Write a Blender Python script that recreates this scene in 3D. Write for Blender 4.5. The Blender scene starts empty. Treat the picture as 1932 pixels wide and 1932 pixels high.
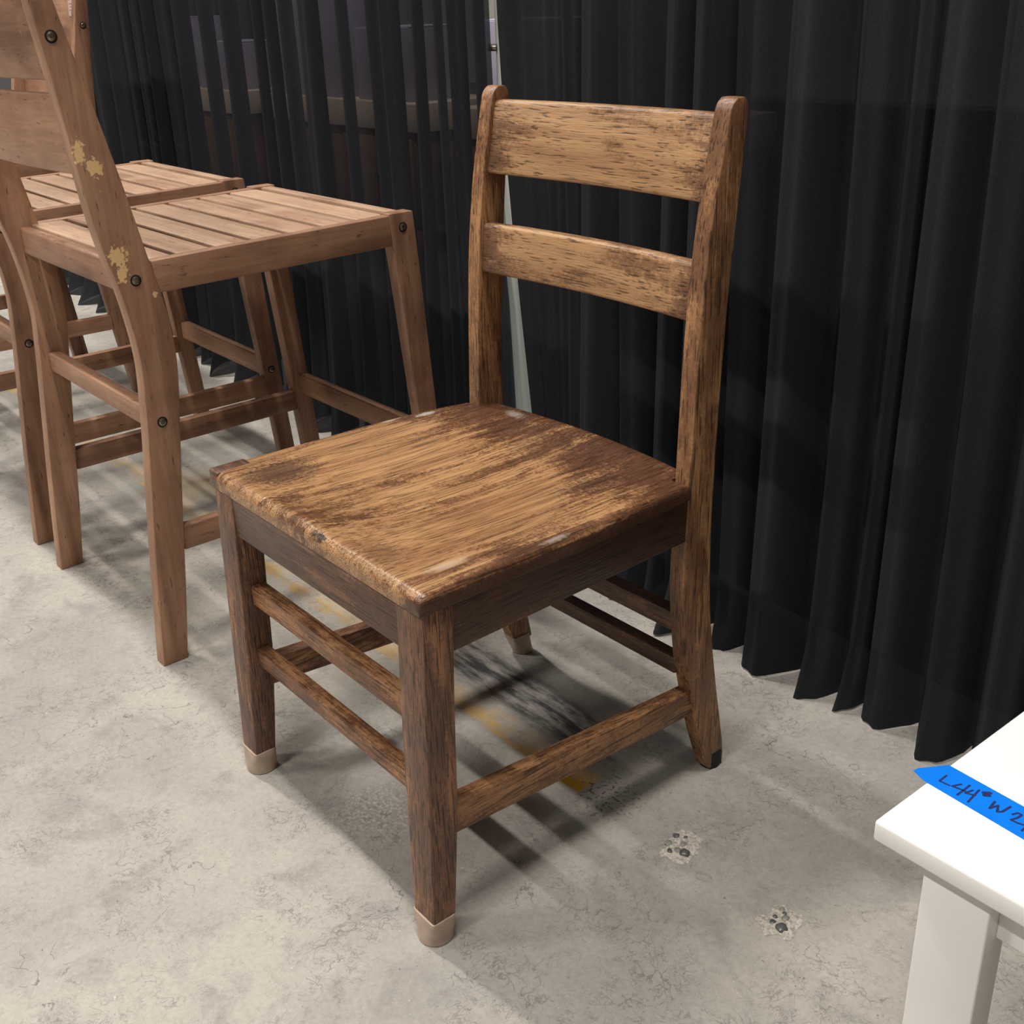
import bpy, bmesh, math, random
from mathutils import Matrix, Vector, noise as mnoise

random.seed(7)
scene = bpy.context.scene
col = scene.collection

# ------------------------------------------------------------------ camera
cam_d = bpy.data.cameras.new('camera')
cam_d.sensor_width = 36.0
cam_d.sensor_fit = 'HORIZONTAL'
cam_d.lens = 39.993
cam_d.clip_start = 0.02
cam = bpy.data.objects.new('camera', cam_d)
col.objects.link(cam)
cam.matrix_world = Matrix(((0.63124743, -0.29824118, 0.71594614, 1.067356),
                           (0.77469959, 0.28647240, -0.56371455, -0.519794),
                           (-0.03697592, 0.91048655, 0.41188229, 0.986198),
                           (0, 0, 0, 1)))
scene.camera = cam

# ------------------------------------------------------------------ light
scene.view_settings.view_transform = 'Standard'
scene.view_settings.look = 'None'
scene.view_settings.gamma = 1.0
scene.view_settings.use_curve_mapping = False
scene.view_settings.exposure = 0.0

world = bpy.data.worlds.new('hall')
scene.world = world
world.use_nodes = True
bg = world.node_tree.nodes['Background']
bg.inputs[0].default_value = (1.0, 0.97, 0.94, 1)
bg.inputs[1].default_value = 0.09


def high_bay(x, y, z, power, colour=(1.0, 0.96, 0.905)):
    """linear high-bay hall lamp hung from the ceiling, shining down"""
    d = bpy.data.lights.new('high_bay_lamp', 'AREA')
    d.shape = 'RECTANGLE'
    d.size = 1.15
    d.size_y = 0.16
    d.energy = power
    d.color = colour
    o = bpy.data.objects.new('high_bay_lamp', d)
    o.location = (x, y, z)
    col.objects.link(o)
    return o


LAMP_Z = 5.6
for lx, ly, p in ((0.85, -0.12, 132), (-2.9, -0.12, 190), (-6.6, -0.12, 150), (4.6, -0.12, 18),
                  (0.85, -4.0, 175), (-2.9, -4.0, 190), (-6.6, -4.0, 120),
                  (0.85, 3.8, 130), (-2.9, 3.8, 130), (-6.6, 3.8, 130)):
    high_bay(lx, ly, LAMP_Z, p)

cy = scene.cycles
cy.max_bounces = 6
cy.diffuse_bounces = 3
cy.glossy_bounces = 3
cy.transparent_max_bounces = 8


# ------------------------------------------------------------------ node helpers
class NT:
    def __init__(self, name):
        self.m = bpy.data.materials.new(name)
        self.m.use_nodes = True
        self.t = self.m.node_tree
        self.n = self.t.nodes
        self.b = self.n['Principled BSDF']
        self.out = self.n['Material Output']

    def link(self, a, b):
        self.t.links.new(a, b)

    def set(self, node, idx, v):
        if v is None:
            return
        if hasattr(v, 'is_output'):
            self.link(v, node.inputs[idx])
        else:
            if isinstance(v, tuple) and len(v) == 3 and node.inputs[idx].type == 'RGBA':
                v = (*v, 1)
            node.inputs[idx].default_value = v

    def coord(self, scale=(1, 1, 1), loc=(0, 0, 0), rot=(0, 0, 0), src='Object'):
        if not hasattr(self, '_tc'):
            self._tc = self.n.new('ShaderNodeTexCoord')
        mp = self.n.new('ShaderNodeMapping')
        self.link(self._tc.outputs[src], mp.inputs[0])
        mp.inputs['Scale'].default_value = scale
        mp.inputs['Location'].default_value = loc
        mp.inputs['Rotation'].default_value = rot
        return mp.outputs[0]

    def noise(self, vec, scale, detail=4.0, rough=0.55, dist=0.0):
        x = self.n.new('ShaderNodeTexNoise')
        self.link(vec, x.inputs['Vector'])
        x.inputs['Scale'].default_value = scale
        x.inputs['Detail'].default_value = detail
        x.inputs['Roughness'].default_value = rough
        x.inputs['Distortion'].default_value = dist
        return x.outputs[0]

    def voro(self, vec, scale, feature='F1', rnd=1.0):
        x = self.n.new('ShaderNodeTexVoronoi')
        x.feature = feature
        self.link(vec, x.inputs['Vector'])
        x.inputs['Scale'].default_value = scale
        x.inputs['Randomness'].default_value = rnd
        return x.outputs['Distance']

    def ramp(self, fac, lo, hi, a=0.0, b=1.0):
        x = self.n.new('ShaderNodeMapRange')
        x.interpolation_type = 'SMOOTHSTEP'
        self.set(x, 0, fac)
        x.inputs[1].default_value = lo
        x.inputs[2].default_value = hi
        x.inputs[3].default_value = a
        x.inputs[4].default_value = b
        return x.outputs[0]

    def math(self, op, a, b=None, clamp=False):
        x = self.n.new('ShaderNodeMath')
        x.operation = op
        x.use_clamp = clamp
        self.set(x, 0, a)
        if b is not None:
            self.set(x, 1, b)
        return x.outputs[0]

    def mix(self, fac, a, b):
        x = self.n.new('ShaderNodeMix')
        x.data_type = 'RGBA'
        self.set(x, 0, fac)
        self.set(x, 6, a)
        self.set(x, 7, b)
        return x.outputs[2]

    def mul(self, colr, fac):
        x = self.n.new('ShaderNodeMix')
        x.data_type = 'RGBA'
        x.blend_type = 'MULTIPLY'
        self.set(x, 0, 1.0)
        self.set(x, 6, colr)
        cmb = self.n.new('ShaderNodeCombineColor')
        for i in range(3):
            self.link(fac, cmb.inputs[i])
        self.link(cmb.outputs[0], x.inputs[7])
        return x.outputs[2]

    def blob(self, c, r, soft=0.5, wob=0.35, nscale=60.0, sc=(1, 1, 1)):
        """1 inside an irregular spot round object-space point c"""
        s = tuple(sc)
        v = self.coord(scale=s, loc=tuple(-c[i] * s[i] for i in range(3)))
        ln = self.n.new('ShaderNodeVectorMath')
        ln.operation = 'LENGTH'
        self.link(v, ln.inputs[0])
        if not hasattr(self, '_nz'):
            self._nz = {}
        if nscale not in self._nz:
            self._nz[nscale] = self.noise(self.coord(), nscale, 3, 0.6)
        nz = self._nz[nscale]
        d = self.math('ADD', ln.outputs['Value'], self.math('MULTIPLY', self.math('SUBTRACT', nz, 0.5), r * wob * 4))
        return self.ramp(d, r * (1 + soft * .5), r * (1 - soft * .5))

    def bump(self, h, strength=0.3, dist=0.002):
        x = self.n.new('ShaderNodeBump')
        x.inputs['Strength'].default_value = strength
        x.inputs['Distance'].default_value = dist
        self.link(h, x.inputs['Height'])
        self.link(x.outputs[0], self.b.inputs['Normal'])

    def fin(self, colr=None, rough=None, **kw):
        if colr is not None:
            self.set(self.b, 'Base Color', colr)
        if rough is not None:
            self.set(self.b, 'Roughness', rough)
        for k, v in kw.items():
            self.set(self.b, k.replace('_', ' '), v)
        return self.m


def S(r, g, b):
    """sRGB 0-255 to linear"""
    f = lambda c: c / 12.92 if c <= 0.04045 else ((c + 0.055) / 1.055) ** 2.4
    return tuple(f(v / 255.0) for v in (r, g, b))


def axis_scale(ax, along, across):
    s = [across] * 3
    s[ax] = along
    return tuple(s)


def oak(name, ax, dark, mid, light, wear_lo, wear_hi, seat=False, rail=False, rotz=0.0, seed=0.0, line=0.42, along=0.045, wide=470, lo=0.37, hi=0.47):
    k = NT(name)
    rnd = k.n.new('ShaderNodeObjectInfo').outputs['Random']
    off = (seed, seed * 1.7, seed * .6)
    rot = (0, 0, rotz)
    broad = k.noise(k.coord(scale=axis_scale(ax, 0.05, 1.0), loc=off, rot=rot), 75, 3, 0.6, 0.3)
    pores = k.noise(k.coord(scale=axis_scale(ax, along, 1.0), loc=off, rot=rot), wide, 1.5, 0.5, 0.12)
    blotch = k.noise(k.coord(scale=axis_scale(ax, 0.45, 1.0), loc=off), 16, 4, 0.7, 0.2)
    craze = k.noise(k.coord(loc=off), 210, 3, 0.7, 0.6)
    wear = k.math('ADD', k.math('MULTIPLY', blotch, 0.55), k.math('MULTIPLY', craze, 0.25))
    wear = k.math('ADD', wear, k.math('MULTIPLY', broad, 0.20))
    wear = k.math('ADD', wear, k.math('MULTIPLY', k.math('SUBTRACT', rnd, 0.5), 0.08))
    if seat or rail:
        ln = k.n.new('ShaderNodeVectorMath'); ln.operation = 'LENGTH'
        mp = k.coord(scale=(3.7, 2.7, 0), loc=(0.06, -0.08 * 2.7, 0)) if seat else k.coord(scale=(5.2, 0, 0))
        k.link(mp, ln.inputs[0])
        cen = k.ramp(ln.outputs['Value'], 1.15, 0.55, -0.09, 0.07)
        wear = k.math('ADD', wear, cen)
    w = k.ramp(wear, wear_lo, wear_hi)
    c1 = k.mix(w, dark, mid)
    w2 = k.ramp(k.math('ADD', k.math('MULTIPLY', w, 0.40), k.math('MULTIPLY', broad, 0.6)), 0.50, 0.86)
    c2 = k.mix(w2, c1, light)
    p = k.ramp(pores, lo, hi, line, 1.04)
    c4 = k.mul(c2, p)
    rough = k.ramp(blotch, 0.3, 0.7, 0.38, 0.52)
    if seat:
        for q, r, sc, am, cc in (((-0.165, 0.078, 0), 0.036, (1, 0.8, 0), 0.75, S(62, 42, 36)), ((0.128, 0.345, 0), 0.026, (1, 0.6, 0), 0.5, S(66, 45, 38)),
                                 ((0.12, 0.045, 0), 0.022, (0.7, 1, 0), 0.4, S(84, 54, 38)), ((0.0, 0.40, 0), 0.05, (0.4, 1, 0), 0.35, S(80, 54, 42)),
                                 ((0.195, 0.078, 0), 0.010, (1.3, 0.42, 0), 0.42, S(210, 192, 172)), ((-0.2225, 0.285, 0), 0.0045, (1, 0.3, 0), 0.6, S(200, 192, 182)),
                                 ((-0.209, 0.338, 0), 0.005, (1, 0.3, 0), 0.6, S(200, 192, 182)), ((-0.13, 0.435, 0), 0.008, (0.5, 1, 0), 0.4, S(186, 176, 168)),
                                 ((0.037, 0.018, 0), 0.0042, (0.35, 1, 0), 0.9, S(40, 28, 24)),
                                 ((0.226, 0.20, 0), 0.0035, (1, 0.2, 0), 0.35, S(200, 192, 182))):
            s_ = tuple(sc)
            v = k.coord(scale=s_, loc=tuple(-q[i] * s_[i] for i in range(3)))
            l2 = k.n.new('ShaderNodeVectorMath'); l2.operation = 'LENGTH'
            k.link(v, l2.inputs[0])
            d = k.math('ADD', l2.outputs['Value'], k.math('MULTIPLY', k.math('SUBTRACT', craze, 0.5), r * 2.6))
            c4 = k.mix(k.math('MULTIPLY', k.ramp(d, r * 1.4, r * 0.5), am), c4, cc)
        xyz = k.n.new('ShaderNodeSeparateXYZ')
        k.link(k.coord(), xyz.inputs[0])
        zz = k.math('ADD', xyz.outputs[2], k.math('MULTIPLY', k.math('SUBTRACT', craze, 0.5), 0.006))
        flank = k.math('MULTIPLY', k.ramp(zz, 0.4475, 0.4435), k.ramp(k.math('ABSOLUTE', xyz.outputs[0]), 0.205, 0.216))
        c4 = k.mix(k.math('MULTIPLY', flank, 0.85), c4, S(70, 47, 36))
        rough = k.ramp(craze, 0.3, 0.7, 0.24, 0.36)
    k.bump(pores, 0.5, 0.0012)
    return k.fin(c4, rough, Specular_IOR_Level=0.5)


def stool_wood(name, ax, dark, mid, light, marks=False):
    k = NT(name)
    rnd = k.n.new('ShaderNodeObjectInfo').outputs['Random']
    broad = k.noise(k.coord(scale=axis_scale(ax, 0.09, 1.0)), 20, 5, 0.6, 0.7)
    grain = k.noise(k.coord(scale=axis_scale(ax, 0.05, 1.0)), 130, 4, 0.6, 0.5)
    flecks = k.noise(k.coord(scale=axis_scale(ax, 0.16, 1.0)), 240, 2, 0.5, 0.3)
    blotch = k.noise(k.coord(), 7.5, 4, 0.6, 0.4)
    f = k.math('ADD', k.math('MULTIPLY', broad, 0.6), k.math('MULTIPLY', blotch, 0.4))
    f = k.math('ADD', f, k.math('MULTIPLY', k.math('SUBTRACT', rnd, 0.5), 0.14))
    c = k.mix(k.ramp(f, 0.34, 0.52), dark, mid)
    c = k.mix(k.ramp(f, 0.48, 0.72), c, light)
    c = k.mul(c, k.ramp(grain, 0.3, 0.7, 0.86, 1.08))
    c = k.mul(c, k.ramp(flecks, 0.26, 0.36, 0.45, 1.0))
    scr = k.ramp(k.noise(k.coord(scale=axis_scale(ax, 0.4, 1.0)), 90, 3, 0.7, 1.2), 0.70, 0.74)
    c = k.mix(k.math('MULTIPLY', scr, 0.55), c, S(205, 165, 120))
    if marks:
        for q, r, sc in (((0.2545, -0.030, 0.815), 0.007, (0, 1, 0.45)), ((0.2545, -0.012, 0.793), 0.0095, (0, 1, 0.8)),
                         ((0.2545, -0.002, 0.668), 0.0125, (0, 1, 0.9)), ((0.2545, 0.0, 0.645), 0.008, (0, 1, 0.6)),
                         ((0.2545, 0.043, 0.606), 0.004, (0, 1, 1))):
            b = k.blob(q, r, 0.25, 0.75, 170, sc)
            side = k.blob((0.2545, 0, 0), 0.004, 0.2, 0.0, 170, (1, 0, 0))
            c = k.mix(k.math('MULTIPLY', b, side), c, S(238, 198, 142))
    k.bump(grain, 0.25, 0.0008)
    return k.fin(c, 0.5, Specular_IOR_Level=0.4)


def plain(name, colr, rough=0.5, var=0.06, scale=30, **kw):
    k = NT(name)
    nz = k.noise(k.coord(), scale, 4, 0.6)
    c = k.mul(colr if hasattr(colr, 'is_output') else k.mix(0.0, colr, colr), k.ramp(nz, 0.3, 0.7, 1 - var, 1 + var * .5))
    return k.fin(c, rough, **kw)


# ------------------------------------------------------------------ materials
M = {}
for i, a in enumerate('xyz'):
    M['oak_' + a] = oak('stained_oak_' + a, i, S(94, 64, 46), S(142, 99, 67), S(182, 134, 92), 0.38, 0.60, seed=i * 3.1)
M['oak_rail'] = oak('worn_oak_rail', 0, S(100, 70, 50), S(148, 108, 73), S(182, 142, 100), 0.36, 0.56, rail=True, seed=5.2, line=0.34, along=0.045, wide=520, lo=0.34, hi=0.42)
M['oak_post'] = oak('worn_oak_post', 2, S(108, 74, 52), S(150, 107, 72), S(182, 137, 93), 0.34, 0.58, seed=8.4, line=0.36, lo=0.36, hi=0.45)
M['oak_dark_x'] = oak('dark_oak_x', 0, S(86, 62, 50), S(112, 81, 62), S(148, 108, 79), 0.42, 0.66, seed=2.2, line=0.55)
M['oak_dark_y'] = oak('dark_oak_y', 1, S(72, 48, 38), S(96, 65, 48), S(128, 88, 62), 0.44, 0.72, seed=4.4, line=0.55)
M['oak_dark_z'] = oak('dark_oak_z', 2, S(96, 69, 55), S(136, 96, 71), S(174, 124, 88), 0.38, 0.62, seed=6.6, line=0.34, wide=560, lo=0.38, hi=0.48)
M['oak_seat'] = oak('worn_oak_seat', 1, S(88, 58, 41), S(137, 95, 64), S(184, 141, 97), 0.40, 0.57, seat=True, rotz=0.20, seed=1.3, line=0.42, along=0.018, wide=620, lo=0.38, hi=0.49)
M['oak_end'] = oak('oak_end_grain', 0, S(84, 58, 44), S(104, 74, 56), S(124, 90, 66), 0.4, 0.6, seed=9.3, line=0.6)
SD, SM, SL = S(118, 85, 66), S(156, 117, 92), S(184, 143, 114)
for i, a in enumerate('xyz'):
    M['stool_' + a] = stool_wood('stool_wood_' + a, i, SD, SM, SL)
M['stool_leg'] = stool_wood('stool_wood_leg', 2, SD, SM, SL, marks=True)
M['stool_slat'] = stool_wood('stool_wood_slat', 0, S(150, 114, 91), S(180, 146, 120), S(198, 164, 136))  # lighter copy of the stool wood, light on the seat tops put in
M['white'] = plain('white_lacquer', (0.84, 0.82, 0.79), 0.28, 0.02, 8)
M['tape'] = plain('blue_masking_tape', S(0, 118, 228), 0.6, 0.06, 60, Specular_IOR_Level=0.2)
M['ink'] = plain('marker_ink', S(34, 42, 96), 0.5)
M['steel'] = plain('bolt_steel', S(150, 140, 125), 0.3, 0.1, 300, Metallic=0.9)
M['hole_shade'] = plain('bolt_hole_shade', S(22, 17, 14), 0.9)  # flat dark colour painted as the shade inside a bolt recess
M['rubber'] = plain('black_rubber', S(24, 23, 22), 0.7)
M['cap'] = plain('vinyl_leg_tip', S(182, 160, 142), 0.42, 0.16, 60, Subsurface_Weight=0.0)
M['paper'] = plain('label_paper', S(232, 214, 210), 0.7)
M['pale_print'] = plain('label_print', S(196, 160, 160), 0.7)
M['pole'] = plain('powder_coated_pole', S(226, 233, 227), 0.4, 0.03, 6)
M['iron'] = plain('base_plate_iron', S(70, 70, 72), 0.5)


def curtain_mat(sheer):
    k = NT('black_sheer_drape')
    weave = k.noise(k.coord(scale=(1, 1, 1)), 900, 2, 0.5)
    c = k.mix(k.ramp(weave, 0.3, 0.7), S(29, 30, 34), S(41, 43, 48))
    k.fin(c, 0.75, Specular_IOR_Level=0.12)
    tr = k.n.new('ShaderNodeBsdfTransparent')
    mx = k.n.new('ShaderNodeMixShader')
    mx.inputs[0].default_value = sheer
    k.link(k.b.outputs[0], mx.inputs[1])
    k.link(tr.outputs[0], mx.inputs[2])
    k.link(mx.outputs[0], k.out.inputs['Surface'])
    return k.m


M['drape'] = curtain_mat(0.085)
M['drape_dense'] = curtain_mat(0.013)


def floor_mat():
    k = NT('old_concrete')
    big = k.noise(k.coord(), 2.2, 5, 0.6, 0.4)
    midn = k.noise(k.coord(), 11, 6, 0.68, 0.5)
    fine = k.noise(k.coord(), 130, 5, 0.7)
    c = k.mix(k.ramp(big, 0.35, 0.65), S(160, 155, 148), S(181, 175, 165))
    c = k.mix(k.ramp(midn, 0.48, 0.70, 0, 0.75), c, S(148, 143, 138))
    c = k.mul(c, k.ramp(fine, 0.3, 0.7, 0.90, 1.05))
    # wandering hairline cracks, gathered in patches
    wob = k.n.new('ShaderNodeVectorMath'); wob.operation = 'ADD'
    nv = k.n.new('ShaderNodeTexNoise'); nv.inputs['Scale'].default_value = 9; nv.inputs['Detail'].default_value = 6
    k.link(k.coord(), nv.inputs['Vector'])
    sc = k.n.new('ShaderNodeVectorMath'); sc.operation = 'SCALE'; sc.inputs['Scale'].default_value = 0.30
    k.link(nv.outputs['Color'], sc.inputs[0])
    k.link(k.coord(), wob.inputs[0]); k.link(sc.outputs[0], wob.inputs[1])
    e1 = k.voro(wob.outputs[0], 5.5, 'DISTANCE_TO_EDGE')
    e2 = k.voro(wob.outputs[0], 34, 'DISTANCE_TO_EDGE')
    patch = k.ramp(k.noise(k.coord(loc=(3, 1, 0)), 4.5, 3, 0.6), 0.46, 0.62)
    patch2 = k.ramp(k.noise(k.coord(loc=(7, 4, 0)), 8, 4, 0.6), 0.44, 0.62)
    brk = k.ramp(k.noise(k.coord(), 40, 3, 0.6), 0.42, 0.55)
    cr1 = k.math('MULTIPLY', k.math('MULTIPLY', k.ramp(e1, 0.010, 0.0), patch), brk)
    cr2 = k.math('MULTIPLY', k.math('MULTIPLY', k.ramp(e2, 0.055, 0.0), patch2), brk)
    e3 = k.voro(wob.outputs[0], 105, 'DISTANCE_TO_EDGE')
    sq = k.ramp(k.noise(k.coord(loc=(2, 8, 0)), 46, 3, 0.7), 0.47, 0.58)
    cr3 = k.math('MULTIPLY', k.ramp(e3, 0.10, 0.0), k.math('MULTIPLY', sq, k.ramp(patch2, 0.0, 1.0, 0.45, 1.0)))
    cr = k.math('MAXIMUM', k.math('MULTIPLY', cr1, 0.8), k.math('MAXIMUM', k.math('MULTIPLY', cr2, 0.6), k.math('MULTIPLY', cr3, 0.5)))
    c = k.mix(cr, c, S(92, 86, 84))
    # dark specks and pale flecks
    sp = k.ramp(k.noise(k.coord(), 95, 4, 0.7), 0.66, 0.71)
    c = k.mix(k.math('MULTIPLY', sp, 0.8), c, S(86, 82, 80))
    fl = k.ramp(k.noise(k.coord(loc=(5, 9, 0)), 120, 2, 0.6), 0.73, 0.77)
    c = k.mix(k.math('MULTIPLY', fl, 0.6), c, S(222, 216, 206))
    # the old yellow line, mostly rubbed away
    xyz = k.n.new('ShaderNodeSeparateXYZ')
    k.link(k.coord(), xyz.inputs[0])
    yw = k.math('ADD', xyz.outputs[1], k.math('MULTIPLY', k.math('SUBTRACT', k.noise(k.coord(), 60, 4), 0.5), 0.014))
    band = k.math('MULTIPLY', k.ramp(yw, 0.306, 0.314), k.ramp(yw, 0.362, 0.352))
    band = k.math('MULTIPLY', band, k.ramp(xyz.outputs[0], 0.135, 0.128))
    lost = k.noise(k.coord(scale=(0.5, 1, 1)), 30, 5, 0.7)
    keep_end = k.ramp(xyz.outputs[0], 0.06, 0.10)
    keep = k.math('MAXIMUM', k.ramp(lost, 0.42, 0.58, 0.08, 0.58), k.math('MULTIPLY', keep_end, k.ramp(lost, 0.36, 0.44)))
    edge = k.ramp(yw, 0.345, 0.325, 0.45, 1.0)
    c = k.mix(k.math('MULTIPLY', k.math('MULTIPLY', band, keep), edge), c, S(206, 158, 44))
    # tar smear beside it
    tar = k.math('MULTIPLY', k.ramp(yw, 0.350, 0.385), k.ramp(yw, 0.475, 0.43))
    tar = k.math('MULTIPLY', tar, k.math('MULTIPLY', k.ramp(xyz.outputs[0], -0.42, -0.25), k.ramp(xyz.outputs[0], 0.15, 0.03)))
    tn = k.noise(k.coord(scale=(0.18, 1, 1)), 60, 6, 0.7)
    tar = k.math('MULTIPLY', tar, k.ramp(tn, 0.36, 0.62, 0.15, 0.95))
    c = k.mix(tar, c, S(44, 43, 44))
    crumbs = k.math('MULTIPLY', k.blob((0.165, 0.335, 0), 0.04, 1.4, 0.4, 40), k.ramp(k.noise(k.coord(), 170, 3, 0.6), 0.55, 0.60))
    c = k.mix(k.math('MULTIPLY', crumbs, 0.85), c, S(48, 46, 46))
    rough_patch = k.math('MULTIPLY', k.blob((-0.02, 0.085, 0), 0.05, 1.4, 0.4, 30), k.ramp(k.noise(k.coord(), 190, 4, 0.7), 0.50, 0.58))
    c = k.mix(k.math('MULTIPLY', rough_patch, 0.45), c, S(220, 216, 208))
    # ochre stain under the stools
    st = k.blob((-1.26, 0.40, 0), 0.09, 1.2, 0.3, 20)
    c = k.mix(k.math('MULTIPLY', st, 0.30), c, S(190, 160, 90))
    k.bump(fine, 0.28, 0.0015)
    return k.fin(c, k.ramp(midn, 0.3, 0.7, 0.48, 0.68), Specular_IOR_Level=0.35)


M['floor'] = floor_mat()
M['pit'] = plain('broken_concrete', S(196, 188, 176), 0.9, 0.45, 260)
M['pebble_dark'] = plain('dark_pebble', S(92, 93, 92), 0.3, 0.3, 200)
M['pebble_pale'] = plain('grey_pebble', S(140, 140, 132), 0.5, 0.2, 200)
M['wall'] = plain('painted_wall', S(226, 224, 218), 0.8, 0.02, 3)


# ------------------------------------------------------------------ mesh helpers
def obj(name, bm, mat, parent=None, smooth=40, recalc=True):
    if recalc:
        bmesh.ops.recalc_face_normals(bm, faces=bm.faces)
    me = bpy.data.meshes.new(name)
    bm.to_mesh(me)
    bm.free()
    mats = mat if isinstance(mat, (list, tuple)) else [mat]
    for m in mats:
        me.materials.append(M[m])
    o = bpy.data.objects.new(name, me)
    col.objects.link(o)
    if parent is not None:
        o.parent = parent
    if smooth:
        me.shade_smooth()
        me.set_sharp_from_angle(angle=math.radians(smooth))
    return o


def thing(name, label, cat, loc=(0, 0, 0), rotz=0.0, group=None):
    o = bpy.data.objects.new(name, None)
    o.empty_display_size = 0.1
    col.objects.link(o)
    o.location = loc
    o.rotation_euler = (0, 0, rotz)
    return tag(o, label, cat, group)


def tag(o, label, cat, group=None):
    o['label'] = label
    o['category'] = cat
    if group:
        o['group'] = group
    return o


def loft(sections, bevel=0.003, seg=2, close=True):
    """skin through a list of equal-length closed rings, capped at both ends"""
    bm = bmesh.new()
    rings = [[bm.verts.new(p) for p in s] for s in sections]
    n = len(rings[0])
    for a, b in zip(rings, rings[1:]):
        for i in range(n):
            bm.faces.new((a[i], a[(i + 1) % n], b[(i + 1) % n], b[i]))
    bm.faces.new(rings[0])
    bm.faces.new(list(reversed(rings[-1])))
    bmesh.ops.recalc_face_normals(bm, faces=bm.faces)
    if bevel:
        ed = [e for e in bm.edges if len(e.link_faces) == 2 and e.calc_face_angle(0) > math.radians(40)]
        bmesh.ops.bevel(bm, geom=ed, offset=bevel, segments=seg, profile=0.5, affect='EDGES', clamp_overlap=True)
    return bm


def box(x0, x1, y0, y1, z0, z1, bevel=0.003, seg=2):
    q = lambda z: [(x0, y0, z), (x1, y0, z), (x1, y1, z), (x0, y1, z)]
    return loft([q(z0), q(z1)], bevel, seg)


def interp(tab, z):
    if z <= tab[0][0]:
        return tab[0][1]
    for (a, va), (b, vb) in zip(tab, tab[1:]):
        if z <= b:
            t = (z - a) / (b - a)
            return va + (vb - va) * t
    return tab[-1][1]


def leg_z(zs, x0f, x1f, yff, ybf, bevel=0.003, seg=2):
    """vertical member: x range and y range are functions of z"""
    return loft([[(x0f(z), yff(z), z), (x1f(z), yff(z), z), (x1f(z), ybf(z), z), (x0f(z), ybf(z), z)] for z in zs], bevel, seg)


def smooth_tab(tab, n=28):
    """Catmull-Rom resample of a (z, value) table"""
    zs = [t[0] for t in tab]
    out = []
    for i in range(n + 1):
        z = zs[0] + (zs[-1] - zs[0]) * i / n
        j = 0
        while j < len(zs) - 2 and z > zs[j + 1]:
            j += 1
        p0 = tab[max(j - 1, 0)]; p1 = tab[j]; p2 = tab[j + 1]; p3 = tab[min(j + 2, len(tab) - 1)]
        t = (z - p1[0]) / (p2[0] - p1[0])
        m1 = (p2[1] - p0[1]) / (p2[0] - p0[0]) * (p2[0] - p1[0])
        m2 = (p3[1] - p1[1]) / (p3[0] - p1[0]) * (p2[0] - p1[0])
        v = (2 * t ** 3 - 3 * t ** 2 + 1) * p1[1] + (t ** 3 - 2 * t ** 2 + t) * m1 + (-2 * t ** 3 + 3 * t ** 2) * p2[1] + (t ** 3 - t ** 2) * m2
        out.append((z, v))
    return out


# ------------------------------------------------------------------ setting
bm = bmesh.new()
vs = [bm.verts.new(p) for p in ((-14, -9, 0), (14, -9, 0), (14, 9, 0), (-14, 9, 0))]
bm.faces.new(vs)
floor = obj('floor', bm, 'floor', smooth=0)
floor['kind'] = 'structure'

wb = obj('wall_back', box(-14, 14, 9.0, 9.2, 0, 5.2, 0), 'wall', smooth=0)
wb['kind'] = 'structure'


def floor_pit(cx, cy, r, pebbles, seed):
    rr = random.Random(seed)
    bm = bmesh.new()
    n = 26
    ring = []
    for i in range(n):
        a = 2 * math.pi * i / n
        q = r * (0.72 + 0.5 * mnoise.noise(Vector((math.cos(a) * 1.7 + seed, math.sin(a) * 1.7, seed * .3))))
        ring.append((cx + q * math.cos(a), cy + q * math.sin(a) * 1.15))
    c = bm.verts.new((cx, cy, 0.0022))
    r1 = [bm.verts.new((cx + (x - cx) * .55, cy + (y - cy) * .55, 0.0016 + rr.uniform(0, .0022))) for x, y in ring]
    r2 = [bm.verts.new((x, y, 0.0004)) for x, y in ring]
    for i in range(n):
        j = (i + 1) % n
        bm.faces.new((c, r1[i], r1[j]))
        bm.faces.new((r1[i], r2[i], r2[j], r1[j]))
    pit = obj('broken_patch', bm, 'pit', floor, smooth=20)
    for (dx, dy, s, m) in pebbles:
        b2 = bmesh.new()
        bmesh.ops.create_icosphere(b2, subdivisions=2, radius=s)
        for v in b2.verts:
            v.co *= 1 + 0.35 * mnoise.noise(v.co * (1.3 / s) + Vector((dx * 90, dy * 90, 0)))
            v.co.z *= 0.45
            v.co += Vector((cx + dx, cy + dy, 0.0022))
        obj('pebble', b2, m, pit, smooth=60)


floor_pit(0.298, 0.335, 0.033, [(0.012, -0.006, 0.0075, 'pebble_dark'), (0.004, -0.009, 0.005, 'pebble_pale'), (0.001, 0.004, 0.0045, 'pebble_pale'),
                                (-0.016, 0.010, 0.0048, 'pebble_dark'), (-0.006, 0.016, 0.003, 'pebble_dark'), (-0.013, -0.008, 0.005, 'pebble_pale'),
                                (-0.002, -0.017, 0.004, 'pebble_dark')], 3)
floor_pit(0.462, 0.330, 0.032, [(0.008, -0.010, 0.0078, 'pebble_dark'), (-0.004, -0.011, 0.0042, 'pebble_dark'), (-0.008, -0.002, 0.003, 'pebble_dark'),
                                (-0.004, 0.010, 0.003, 'pebble_dark'), (0.002, 0.004, 0.005, 'pebble_pale'), (-0.010, 0.013, 0.0035, 'pebble_pale')], 8)

# ------------------------------------------------------------------ main chair
chair = thing('wooden_chair', 'old dark-stained oak side chair with worn seat and two back rails', 'chair')

fy = lambda z: 0.0185 * z / 0.44                     # front face of the front legs
fb = lambda z: interp([(0, .030), (.033, .032), (.07, .036), (.186, .0466), (.286, .050), (.45, .0585)], z)
fin_ = lambda z: interp([(0, .195), (.046, .193), (.20, .187), (.32, .185), (.46, .185)], z)


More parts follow.
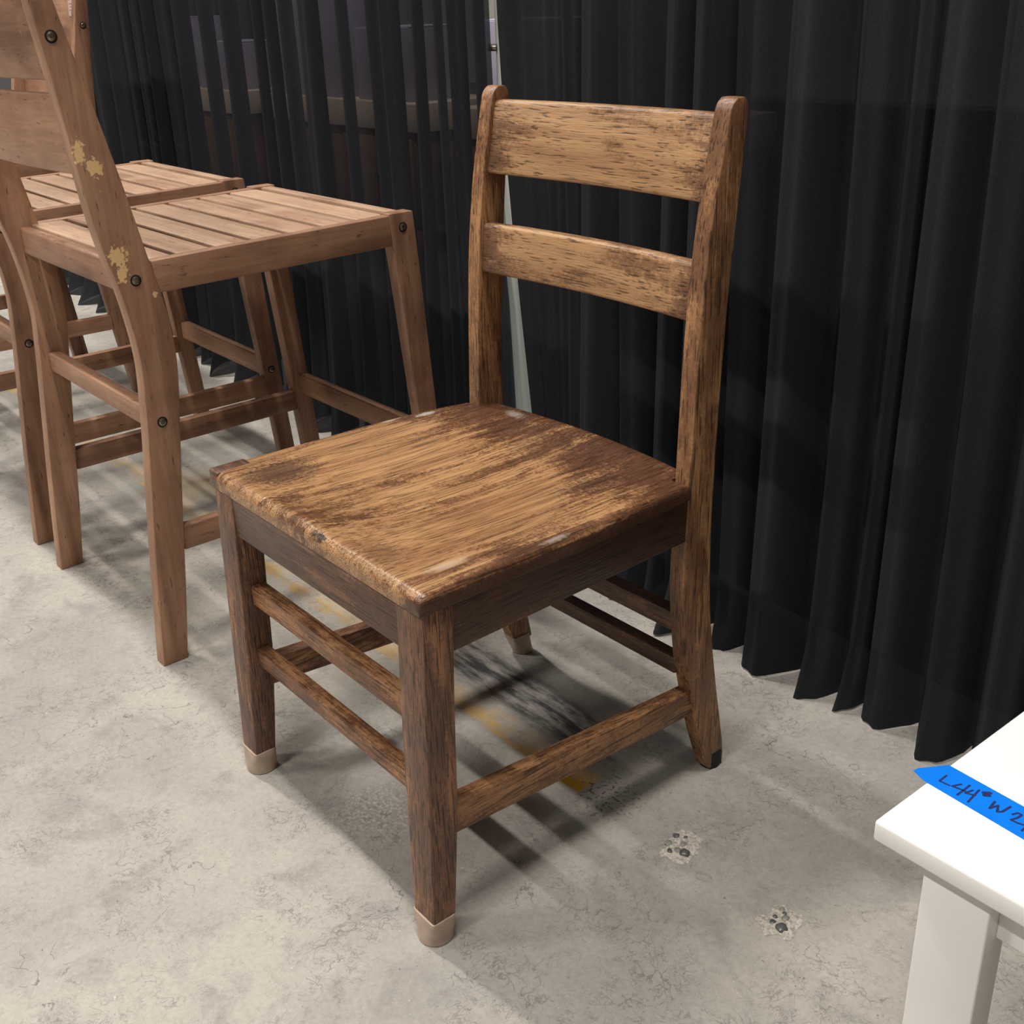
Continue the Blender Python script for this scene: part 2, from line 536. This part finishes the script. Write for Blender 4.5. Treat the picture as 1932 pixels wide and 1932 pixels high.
def tip(cx0, cx1, cy0, cy1, h, lean=(0, 0)):
    """moulded vinyl leg tip: square mouth, round foot"""
    secs = []
    mx, my = (cx0 + cx1) / 2, (cy0 + cy1) / 2
    hx, hy = (cx1 - cx0) / 2 + .0016, (cy1 - cy0) / 2 + .0016
    R_ = (hx + hy) / 2 * 1.10
    for z, t in ((0.0, 0.93), (0.0012, 0.97), (0.004, 1.0), (0.008, 0.92), (0.016, 0.62), (0.026, 0.2), (h - .0014, 0.0), (h, 0.0)):
        ring = []
        k = 1.0 if z > 0.001 else 0.93
        if z == h:
            k = 0.985
        for i in range(24):
            a = 2 * math.pi * (i + .5) / 24
            c, s = math.cos(a), math.sin(a)
            e = 2 / 9.0
            sx = hx * math.copysign(abs(c) ** e, c); sy = hy * math.copysign(abs(s) ** e, s)
            px = sx * (1 - t) + R_ * c * t; py = sy * (1 - t) + R_ * s * t
            ring.append((mx + px * k + lean[0] * z, my + py * k + lean[1] * z, z))
        secs.append(ring)
    return loft(secs, 0)


ZF = [0.030, .046, .10, .16, .20, .26, .32, .38]
for s in (-1, 1):
    zs = ZF + [0.4300]
    lg = obj('front_leg', leg_z(zs, (lambda z: s * fin_(z)) if s > 0 else (lambda z: -.2325),
                                (lambda z: .2325) if s > 0 else (lambda z: -fin_(z)), fy, fb, .0022, 2), 'oak_dark_z', chair)
    x0, x1 = sorted((s * .193, s * .2325))
    obj('leg_tip', tip(x0, x1, fy(.02), fb(.02), .036), 'cap', lg)
    if s < 0:
        obj('through_tenon', box(-.2362, -.2115, .0150, .0655, .4290, .4529, .0035, 3), 'oak_end', lg)

RF = smooth_tab([(0.0, .4785), (.08, .4517), (.15, .4352), (.19, .426), (.25, .4185), (.306, .415), (.37, .417), (.44, .4205), (.557, .4262),
                 (.64, .4315), (.706, .4385), (.77, .448), (.862, .4675), (.88, .4715)], 34)
RB = smooth_tab([(0.0, .5035), (.012, .5065), (.03, .5045), (.148, .483), (.237, .4695), (.2865, .465), (.39, .4625), (.44, .4645), (.552, .4692), (.70, .480), (.854, .4965), (.88, .4985)], 34)
for s in (-1, 1):
    def top_round(z, tab, side):
        # rounded head of the post, seen from the side
        v = interp(tab, z)
        mid_ = (interp(RF, z) + interp(RB, z)) / 2
        half = abs(v - mid_)
        d = max(0.0, z - 0.866) / 0.014
        return mid_ + side * half * math.sqrt(max(0.0, 1 - (d * .93) ** 2))
    zs = [0.004] + [.02 + i * .024 for i in range(35)] + [.864, .869, .873, .876, .8785, .880]
    zs = sorted(set(round(z, 4) for z in zs if s > 0 or z > .025) | ({.028} if s < 0 else set()))
    xi, xo = sorted((s * .194, s * .2182))
    lg = obj('back_leg', leg_z(zs, lambda z: xi, lambda z: xo, lambda z: top_round(z, RF, -1), lambda z: top_round(z, RB, 1), .0026, 3), 'oak_post', chair, smooth=35)
    if s < 0:
        obj('leg_tip', tip(xi - .0008, xo + .0008, .4785, .5085, .036, (0, -.33)), 'cap', lg)
    else:
        obj('glide', tip(.1950, .2168, .4800, .5030, .0045), 'rubber', lg)


# seat planks: one saddle-shaped board surface cut along tilted glue joints
def seat_half(y):
    return interp([(0.0, .2352), (.06, .2368), (.25, .234), (.42, .2225), (.5, .219)], y)


def seat_y0(x):
    return 0.0135


def seat_y1(x):
    ax = abs(x)
    if ax > .1925:
        return .4195
    return .4650 - .017 * (ax / .19) ** 2


def seat_top(x, y):
    u = abs(x) / .205
    v = (y - .235) / .205
    bx = max(0.0, 1 - u * u)
    by = max(0.0, 1 - v * v)
    z = .4525 - .0145 * (bx ** .8) * (by ** .7)
    z -= .006 * max(0.0, (y - .33) / .13)
    z += .003 * math.exp(-((x / .03) ** 2)) * max(0, 1 - y / .22)
    r = .0125
    for d, rr in ((seat_half(y) - abs(x), .011), (y - seat_y0(x), r), (seat_y1(x) - y, .005)):
        if d < rr:
            d = max(0.0, d)
            z -= rr - math.sqrt(max(0.0, rr * rr - (rr - d) ** 2))
    return max(z, .4345)


TILT = 0.20
JOINTS = [-.166, -.058, .050, .146]


def bound(i, y):
    if i == 0:
        return -seat_half(y)
    if i == len(JOINTS) + 1:
        return seat_half(y)
    return JOINTS[i - 1] + TILT * (y - .22)


def warp(n, a=.5):
    # finer steps at both ends
    return [0.5 - 0.5 * math.cos(math.pi * i / n) for i in range(n + 1)]


for pi_ in range(len(JOINTS) + 1):
    bm = bmesh.new()
    us, vs_ = warp(16), warp(44)
    gap = .0003
    rows_t, rows_b = [], []
    for u in us:
        rt, rb = [], []
        xr = bound(pi_, .43) * (1 - u) + bound(pi_ + 1, .43) * u
        y0, y1 = seat_y0(xr), seat_y1(xr)
        for v in vs_:
            y = y0 + (y1 - y0) * v
            xa, xb = bound(pi_, y) + gap, bound(pi_ + 1, y) - gap
            x = xa + (xb - xa) * u
            z = seat_top(x, y)
            if pi_ > 0 and u == 0 or pi_ < len(JOINTS) and u == 1:
                z -= .0006
            rt.append(bm.verts.new((x, y, z)))
            rb.append(bm.verts.new((x, y, .4302)))
        rows_t.append(rt); rows_b.append(rb)
    nu, nv = len(us), len(vs_)
    for i in range(nu - 1):
        for j in range(nv - 1):
            bm.faces.new((rows_t[i][j], rows_t[i + 1][j], rows_t[i + 1][j + 1], rows_t[i][j + 1]))
            bm.faces.new((rows_b[i][j], rows_b[i][j + 1], rows_b[i + 1][j + 1], rows_b[i + 1][j]))
    for i in range(nu - 1):
        for j in (0, nv - 1):
            bm.faces.new((rows_t[i][j], rows_b[i][j], rows_b[i + 1][j], rows_t[i + 1][j]))
    for j in range(nv - 1):
        for i in (0, nu - 1):
            bm.faces.new((rows_t[i][j], rows_t[i][j + 1], rows_b[i][j + 1], rows_b[i][j]))
    obj('seat_plank', bm, 'oak_seat', chair, smooth=50)

# aprons
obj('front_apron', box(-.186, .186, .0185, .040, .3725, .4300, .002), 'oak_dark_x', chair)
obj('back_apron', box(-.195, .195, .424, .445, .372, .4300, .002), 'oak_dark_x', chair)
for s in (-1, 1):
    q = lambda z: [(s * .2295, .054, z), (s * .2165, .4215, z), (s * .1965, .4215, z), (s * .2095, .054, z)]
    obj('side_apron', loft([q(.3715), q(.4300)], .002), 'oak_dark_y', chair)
# front and back stretchers
for z0, z1, ya in ((.2685, .2970, .0275), (.1785, .2020, .0215)):
    obj('stretcher', box(-.189, .189, ya, ya + .0205, z0, z1, .0025), 'oak_x', chair)
for z0, z1, ya in ((.2385, .2660, .4175), (.1690, .1930, .4265)):
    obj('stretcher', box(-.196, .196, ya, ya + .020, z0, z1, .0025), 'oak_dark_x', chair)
for s in (-1, 1):
    q = lambda y, xo, z0, z1: [(s * xo, y, z0), (s * (xo - .0225), y, z0), (s * (xo - .0225), y, z1), (s * xo, y, z1)]
    obj('stretcher', loft([q(.041, .2200, .1325, .1735), q(.4520, .2140, .1060, .1440)], .0028), 'oak_y', chair)


# back rails, bowed backwards
def rail(z0, z1, bow, th, bevel):
    secs = []
    for i in range(25):
        x = -.1955 + .391 * i / 24
        b = bow * (1 - (x / .1955) ** 2)
        secs.append([(x, interp(RF, z0) + .004 + b, z0), (x, interp(RF, z0) + .004 + th + b, z0),
                     (x, interp(RF, z1) + .004 + th + b, z1), (x, interp(RF, z1) + .004 + b, z1)])
    return loft(secs, bevel, 3)


obj('back_rail', rail(.7700, .8630, .014, .019, .005), 'oak_rail', chair)
obj('back_rail', rail(.6385, .7055, .013, .019, .005), 'oak_rail', chair)


# ------------------------------------------------------------------ stools
GB = smooth_tab([(0, -.047), (.154, -.032), (.288, -.017), (.402, -.004), (.454, .001), (.506, .0045), (.557, .001), (.629, -.0095), (.67, -.0205), (.753, -.033),
                 (.812, -.038), (.901, -.047), (.954, -.053), (1.006, -.059), (1.06, -.0655)], 40)
GF = smooth_tab([(0, -.004), (.113, .012), (.273, .032), (.40, .049), (.462, .0575), (.513, .0615), (.565, .0595), (.608, .0535), (.656, .0435), (.745, .0275),
                 (.807, .0155), (.874, .0015), (.956, -.0165), (1.005, -.0265), (1.06, -.0375)], 40)


def bolt(x, y, z, s):
    bm = bmesh.new()
    n = 18

    def ring(r, xx):
        return [bm.verts.new((xx, y + r * math.cos(2 * math.pi * i / n), z + r * math.sin(2 * math.pi * i / n))) for i in range(n)]
    a = ring(.0084, x + s * .0002)
    b = ring(.0080, x + s * .0005)
    c = ring(.0062, x + s * .0005)
    faces = []
    for p, q in ((a, b), (b, c)):
        for i in range(n):
            bm.faces.new((p[i], p[(i + 1) % n], q[(i + 1) % n], q[i])).material_index = 0
    d = ring(.0060, x + s * .0016)
    e = ring(.0044, x + s * .0026)
    f = ring(.0026, x + s * .0028)
    g = ring(.0022, x + s * .0014)
    for p, q in ((c, d), (d, e), (e, f), (f, g)):
        for i in range(n):
            bm.faces.new((p[i], p[(i + 1) % n], q[(i + 1) % n], q[i])).material_index = 1
    bm.faces.new(g).material_index = 1
    return bm


def make_stool():
    t = thing('slatted_stool', 'x', 'stool')
    zs = sorted(set([0, .05, .1, .15, .2, .25, .3, .34] + [.36 + .02 * i for i in range(20)] + [.8, .85, .9, .95, 1.0, 1.055]))
    for s in (-1, 1):
        xi, xo = sorted((s * .2255, s * .2545))
        lg = obj('back_leg', leg_z(zs, lambda z: xi, lambda z: xo, lambda z: interp(GB, z), lambda z: interp(GF, z), .0024, 2), 'stool_leg', t, smooth=35)
        for (yy, zz) in ((-.038, .962), (.018, .631), (.021, .412)):
            obj('bolt', bolt(s * .2545, yy, zz, s), ['hole_shade', 'steel'], lg)
        f0 = lambda z: interp([(0, .522), (.30, .4955), (.612, .468), (.664, .463)], z)
        f1 = lambda z: interp([(0, .557), (.30, .535), (.612, .5165), (.664, .5125)], z)
        lg = obj('front_leg', leg_z([0, .3, .612, .6645], lambda z: xi, lambda z: xo, f0, f1, .0028, 2), 'stool_z', t)
        for (yy, zz) in ((.4895, .640), (.519, .250)):
            obj('bolt', bolt(s * .2545, yy, zz, s), ['hole_shade', 'steel'], lg)
        a, b = sorted((s * .2315, s * .2535))
        q = lambda y, z0, z1: [(a, y, z0), (b, y, z0), (b, y, z1), (a, y, z1)]
        obj('side_rail', loft([q(.046, .6065, .6545), q(.4665, .6105, .6615)], .0022), 'stool_y', t)
        a, b = sorted((s * .2300, s * .2510))
        q = lambda y, z0, z1: [(a, y, z0), (b, y, z0), (b, y, z1), (a, y, z1)]
        obj('side_stretcher', loft([q(.024, .190, .231), q(.506, .192, .234)], .0025), 'stool_y', t)
    obj('rear_rail', box(-.2265, .2265, .0085, .0285, .6065, .6525, .0045, 3), 'stool_x', t)
    obj('front_rail', box(-.2265, .2265, .481, .506, .612, .6625, .003), 'stool_slat', t)
    obj('back_stretcher', box(-.2265, .2265, .0125, .035, .391, .4265, .004, 3), 'stool_x', t)
    obj('front_stretcher', box(-.2265, .2265, .5145, .5365, .228, .2695, .0025), 'stool_x', t)
    for i in range(7):
        y0 = .0320 + i * .0640
        zc = .6525 + .007 * (y0 / .45)
        obj('slat', box(-.2318, .2318, y0, y0 + .0560, zc - .014, zc + .001, .0022), 'stool_slat', t)

    def board(z0, z1, bow):
        secs = []
        for i in range(21):
            x = -.2262 + .4524 * i / 20
            b = -bow * (1 - (x / .2262) ** 2)
            secs.append([(x, interp(GB, z0) + .005 + b, z0), (x, interp(GB, z0) + .023 + b, z0), (x, interp(GB, z1) + .023 + b, z1), (x, interp(GB, z1) + .005 + b, z1)])
        return loft(secs, .003, 3)
    obj('back_board', board(.7830, .8900, .012), 'stool_x', t)
    obj('back_board', board(.9075, 1.040, .012), 'stool_x', t)
    return t


def copy_tree(o, parent=None):
    c = o.copy()
    col.objects.link(c)
    c.parent = parent
    for ch in list(o.children):
        copy_tree(ch, c)
    return c


stool1 = make_stool()
stool2 = copy_tree(stool1)
stool3 = copy_tree(stool1)
stool1.location = (-.8195, .067, 0); stool1.rotation_euler.z = math.radians(0.28)
stool2.location = (-1.447, .072, 0); stool2.rotation_euler.z = math.radians(-0.8)
stool3.location = (-2.285, .571, 0); stool3.rotation_euler.z = math.radians(180)
grp = 'slatted wooden stools in a row'
tag(stool1, 'brown slatted wooden counter stool with chipped finish on its back post, beside the oak chair', 'stool', grp)
tag(stool2, 'brown slatted wooden counter stool in the middle, between the two other stools', 'stool', grp)
tag(stool3, 'brown slatted wooden counter stool with its back to the curtain, sticker inside its backrest', 'stool', grp)

# sticker on the inside of the third stool's upper board
yb = interp(GB, .99) + .0234
bm = bmesh.new()
sx0, sx1 = -.2040, -.1660
cs = [bm.verts.new((sx0, interp(GB, .985) + .0240 - .0022, .984)), bm.verts.new((sx1, interp(GB, .985) + .0240 - .0055, .984)),
      bm.verts.new((sx1, interp(GB, 1.022) + .0240 - .0055, 1.021)), bm.verts.new((sx0, interp(GB, 1.022) + .0240 - .0022, 1.021))]
f = bm.faces.new(cs)
bmesh.ops.solidify(bm, geom=bm.faces[:], thickness=.0004)
stk = obj('sticker', bm, 'paper', stool3, smooth=0)
stk['label'] = 'white paper sticker'
for j in range(4):
    bm = bmesh.new()
    za = 1.014 - j * .007
    xa, xb = -.2005, (-.172, -.180, -.175, -.186)[j]
    fy_ = lambda x, z: interp(GB, z) + .0240 - .0022 - .0033 * (x + .2040) / .038 + .0006
    bm.faces.new([bm.verts.new((x, fy_(x, z), z)) for x, z in ((xa, za), (xb, za), (xb, za + .0028), (xa, za + .0028))])
    obj('printed_line', bm, 'pale_print', stk, smooth=0)

# ------------------------------------------------------------------ white table with tape
TZ = .45
table = thing('white_table', 'white lacquered low table with square legs, blue tape across its top', 'table', (.72, .067, 0))


def tbox(name, x0, x1, y0, y1, z0, z1, bev=.003, parent=table):
    return obj(name, box(x0 - .72, x1 - .72, y0 - .067, y1 - .067, z0, z1, bev, 3), 'white', parent)


tbox('table_top', .7200, 1.838, .0665, .6250, .4325, TZ, .0026)
for x0, x1 in ((.7515, .8025), (1.7555, 1.8065)):
    for y0, y1 in ((.0850, .1130), (.5785, .6065)):
        tbox('leg', x0, x1, y0, y1, 0, .4328, .0016)
for y0, y1 in ((.0985, .1165), (.5750, .5930)):
    tbox('apron', .8020, 1.7560, y0, y1, .3810, .4328, .002)
for x0, x1 in ((.7650, .7830), (1.7750, 1.7930)):
    tbox('apron', x0, x1, .1125, .5790, .3810, .4328, .002)

tp = bmesh.new()
zt = TZ + .0003
near = lambda x: .1302 - .075 * (x - .7175)
far = lambda x: .1602 - .062 * (x - .72)
near_pts = [(.7071, .1338, zt - .0002 + .0011), (.7175, near(.7175), zt)] + [(x, near(x), zt) for x in (.74, .78, .86, .96)]
far_pts = [(.7079, .1384, zt + .0012), (.7202, .1602, zt)] + [(x, far(x), zt) for x in (.74, .78, .86, .962)]
va = [tp.verts.new(p) for p in near_pts]
vb = [tp.verts.new(p) for p in far_pts]
for i in range(len(va) - 1):
    tp.faces.new((va[i], va[i + 1], vb[i + 1], vb[i]))
bmesh.ops.recalc_face_normals(tp, faces=tp.faces)
bmesh.ops.solidify(tp, geom=tp.faces[:], thickness=.00018)
tape = obj('masking_tape', tp, 'tape', smooth=0)
tag(tape, 'strip of bright blue masking tape with handwritten marker on the white table', 'tape')

STROKES = [[[(0.726, 0.1476), (0.7261, 0.1382), (0.7337, 0.1388)]],
           [[(0.7387, 0.1465), (0.7355, 0.1396), (0.7447, 0.1414)], [(0.7434, 0.1498), (0.7435, 0.1412), (0.7433, 0.1334)]],
           [[(0.7479, 0.1464), (0.7459, 0.1394), (0.7519, 0.1423)], [(0.7507, 0.1499), (0.7516, 0.1412), (0.7526, 0.132)]],
           [[(0.7545, 0.1493), (0.7578, 0.1526)], [(0.7562, 0.1472), (0.7588, 0.1495)]],
           [[(0.7650, 0.1462), (0.7664, 0.1368), (0.7688, 0.1440), (0.7718, 0.1372), (0.7742, 0.1400), (0.7752, 0.1492)]],
           [[(0.7803, 0.1425), (0.7822, 0.1469), (0.785, 0.1467), (0.7845, 0.1415), (0.7826, 0.1362), (0.7878, 0.1367), (0.792, 0.1382)]],
           [[(0.7934, 0.1455), (0.7934, 0.1314)]]]
wid = [.00075, .0008, .0008, .0015, .0009, .0008, .0008]
for ch, w in zip(STROKES, wid):
    bm = bmesh.new()
    zk = TZ + .00045
    for ln in ch:
        prev = None
        for i, p in enumerate(ln):
            p = Vector((p[0], p[1], zk))
            n = 10
            disc = [bm.verts.new(p + Vector((w * math.cos(2 * math.pi * j / n), w * math.sin(2 * math.pi * j / n), 0))) for j in range(n)]
            bm.faces.new(disc)
            if prev is not None:
                d = (p - prev).normalized()
                nn = Vector((-d.y, d.x, 0)) * w
                e = Vector((0, 0, .00003 * (i % 2 + 1)))
                bm.faces.new([bm.verts.new(q + e) for q in (prev + nn, prev - nn, p - nn, p + nn)])
            prev = p
    obj('handwritten_mark', bm, 'ink', tape, smooth=0, recalc=False)


# ------------------------------------------------------------------ pipe-and-drape
def base_y(x):
    return .792 - .056 * (x - .3) if x < .3 else .792 - .03 * (x - .3)


def make_drape(name, valleys, left_edge=None, right_edge=None, seed=1, shallow=(), cut=None, mat='drape'):
    rr = random.Random(seed)
    lobes = []
    for a, b in zip(valleys, valleys[1:]):
        w = b - a
        d0 = min(.105, .022 + w * rr.uniform(.50, .80))
        if a in shallow:
            d0 = .010
        lobes.append((a, b, d0, rr.uniform(.75, 1.35), rr.uniform(0, 6.28), rr.uniform(.55, 1.0)))
    zs = [0.0, .022, .035, .05, .07, .10, .16, .25, .35, .46, .58, .7, .82, .94, 1.06, 1.3, 1.6, 2.0, 2.4]
    cols = []
    for (a, b, d, sk, ph, pw) in lobes:
        n = max(10, int((b - a) / .0065))
        for i in range(n):
            cols.append((a + (b - a) * i / n, i / n, d, sk, ph, pw))
    cols.append((valleys[-1], 0.0, *lobes[-1][2:]))
    if cut is not None:
        cols = [c for c in cols if c[0] <= cut]
        valleys = valleys[:-1] + [cut]
    bm = bmesh.new()
    grid = []
    x_lo, x_hi = valleys[0], valleys[-1]
    for (x, t, d, sk, ph, pw) in cols:
        c = []
        for z in zs:
            amp = d * (.72 + .28 * math.exp(-z / .35))
            tt = t ** sk
            s = math.sin(math.pi * tt)
            y = base_y(x) - amp * (s ** pw)
            # small secondary crease in every fold
            y -= .006 * math.sin(5 * math.pi * tt + ph) * s
            dx = .007 * math.sin(z * 2.1 + ph) * (s + .3) + .012 * (1 - math.exp(-z / .5)) * math.sin(ph * 2) * s
            w = 0.0
            if left_edge:
                w = max(0.0, 1 - (x - x_lo) / .12)
                tx, ty = left_edge(z) - x_lo, .806
            if right_edge:
                w = max(0.0, 1 - (x_hi - x) / .07)
                tx, ty = right_edge(z) - x_hi, .812
            xx = x + dx * (1 - w)
            if w > 0:
                xx += tx * w
                y += (ty - y) * w ** 3
            # hem spreads a little where it meets the floor
            if z < .11:
                y -= (.11 - z) ** 1.5 * (.55 + .45 * math.sin(ph * 3)) * 1.1 * s * min(1.0, d / .075) ** 2
            hem = (.0008 + .016 * max(0.0, math.sin(ph * 5)) * (1 - s) + .003 * (0.5 + .5 * math.sin(x * 37 + seed))) if z == 0 else 0
            c.append(bm.verts.new((xx, y, z + hem * (1 if z == 0 else 0))))
        grid.append(c)
    for p, q in zip(grid, grid[1:]):
        for j in range(len(zs) - 1):
            bm.faces.new((p[j], q[j], q[j + 1], p[j + 1]))
    return obj(name, bm, mat, smooth=180)


VL = [-3.75, -3.55, -3.33, -3.15, -2.98, -2.83, -2.67, -2.52, -2.41, -2.31, -2.20, -2.09, -1.93, -1.77, -1.63, -1.55, -1.46, -1.33, -1.20, -1.07, -.985, -.90, -.83, -.75, -.69, -.585]
VR = [-.595, -.52, -.44, -.385, -.28, -.195, -.125, -.04, .035, .148, .222, .266, .350, .435, .52, .60, .70, .79, .90, 1.0, 1.12, 1.24, 1.36, 1.5, 1.65]
dl = make_drape('curtain', VL, right_edge=lambda z: interp([(0, -.574), (.234, -.582), (.50, -.595), (.626, -.613), (.855, -.619), (1.0, -.622), (2.4, -.63)], z), seed=11, cut=-.612)
dr = make_drape('curtain', VR, shallow=(-.595, -.52), mat='drape_dense', left_edge=lambda z: interp([(0, -.515), (.245, -.541), (.50, -.571), (.69, -.589), (.824, -.596), (1.0, -.604), (2.4, -.615)], z), seed=23)
tag(dl, 'black sheer drape hanging in pleats behind the slatted stools', 'curtain', 'pipe and drape curtains')
tag(dr, 'black sheer drape hanging in pleats behind the oak chair and white table', 'curtain', 'pipe and drape curtains')

# upright pole standing at the joint of the two drapes
pole = thing('drape_pole', 'pale grey-green upright drape pole in the gap between two black curtains', 'pole', (-.620, .845, .002))


def cyl(r, z0, z1, n=24, x=0, y=0, bevel=0):
    q = lambda z: [(x + r * math.cos(2 * math.pi * i / n), y + r * math.sin(2 * math.pi * i / n), z) for i in range(n)]
    return loft([q(z0), q(z1)], bevel)


obj('base_plate', box(-.05, .05, .004, .40, 0, .008, .002), 'iron', pole)
obj('lower_tube', cyl(.024, .006, .86), 'pole', pole)
obj('upper_tube', cyl(.0238, .86, 2.385), 'pole', pole)
kb = obj('lock_button', cyl(.006, 0, .014, 12), 'steel', pole)
kb.rotation_euler = (math.pi / 2, 0, -.9); kb.location = (-.006, -.024, .905)

cb = bmesh.new()
for (a, b) in ((-3.9, 1.75),):
    n = 16
    ra = [cb.verts.new((a, 1.05 + .016 * math.cos(2 * math.pi * i / n), 2.41 + .016 * math.sin(2 * math.pi * i / n))) for i in range(n)]
    rb = [cb.verts.new((b, .775 + .016 * math.cos(2 * math.pi * i / n), 2.41 + .016 * math.sin(2 * math.pi * i / n))) for i in range(n)]
    for i in range(n):
        cb.faces.new((ra[i], ra[(i + 1) % n], rb[(i + 1) % n], rb[i]))
    cb.faces.new(ra); cb.faces.new(list(reversed(rb)))
tag(obj('drape_crossbar', cb, 'pole'), 'horizontal pipe that the black curtains hang from', 'crossbar')

# ------------------------------------------------------------------ made-up booth behind the sheer drapes: added dark carpet, invented furniture
M['carpet'] = plain('added_charcoal_carpet', S(40, 40, 43), 0.95, 0.3, 200)
M['brown_box'] = plain('brown_wood', S(136, 104, 84), 0.6, 0.1, 12)
M['pale_slab'] = plain('pale_wood', S(232, 208, 188), 0.6, 0.04, 12)
M['lilac'] = plain('lilac_card', S(176, 168, 190), 0.7, 0.05, 8)
cp = obj('added_carpet', loft([[(-9, 1.45, z), (.3, .90, z), (4, .90, z), (4, 8.6, z), (-9, 8.6, z)] for z in (.0002, .0018)], 0), 'carpet', smooth=0)  # added sheet, darkens the floor glimpsed through the drapes
tag(cp, 'charcoal carpet added to keep the floor behind the black curtains dark', 'carpet')
for i, (cx, w) in enumerate(((-5.05, 1.25), (-3.55, 1.3), (-2.05, 1.2))):  # invented furniture giving the pale and brown tones behind the drape
    sb = thing('sideboard', 'invented brown sideboard with thick pale top, standing in for dim shapes behind the sheer black curtain', 'sideboard', (cx, 2.2, .0018), 0, 'sideboards behind the curtain')
    obj('cabinet_body', box(-w / 2 + .04, w / 2 - .04, .02, .42, .12, .50, .004), 'brown_box', sb)
    obj('top_slab', box(-w / 2, w / 2, 0, .44, .50, .61, .004), 'pale_slab', sb)
    for lx in (-w / 2 + .08, w / 2 - .08):
        for ly in (.05, .39):
            obj('leg', box(lx - .02, lx + .02, ly - .02, ly + .02, 0, .125, .002), 'brown_box', sb)
    for dx in (-w / 4, w / 4):
        dr_ = obj('cabinet_door', box(dx - w / 4 + .06, dx + w / 4 - .06, .008, .021, .15, .47, .003), 'brown_box', sb)
        obj('knob', box(dx - .01, dx + .01, -.006, .009, .30, .32, .002), 'steel', dr_)
for i, (bx_, w, h) in enumerate(((-5.3, .5, .34), (-4.75, .42, .22), (-3.8, .55, .40), (-3.2, .4, .28), (-2.3, .5, .3), (-1.75, .4, .42))):  # invented cartons giving the greyish tones above the sideboards
    t = thing('carton', 'invented lilac-grey carton standing in for dim shapes behind the sheer black curtain', 'carton', (bx_, 2.25, .6118), 0, 'cartons behind the curtain')
    obj('carton_body', box(-w / 2, w / 2, 0, .3, 0, h, .003), 'lilac', t)
    obj('carton_flap', box(-w / 2, w / 2, .01, .145, h, h + .004, .001), 'lilac', t)
    obj('carton_flap', box(-w / 2, w / 2, .15, .29, h, h + .004, .001), 'lilac', t)
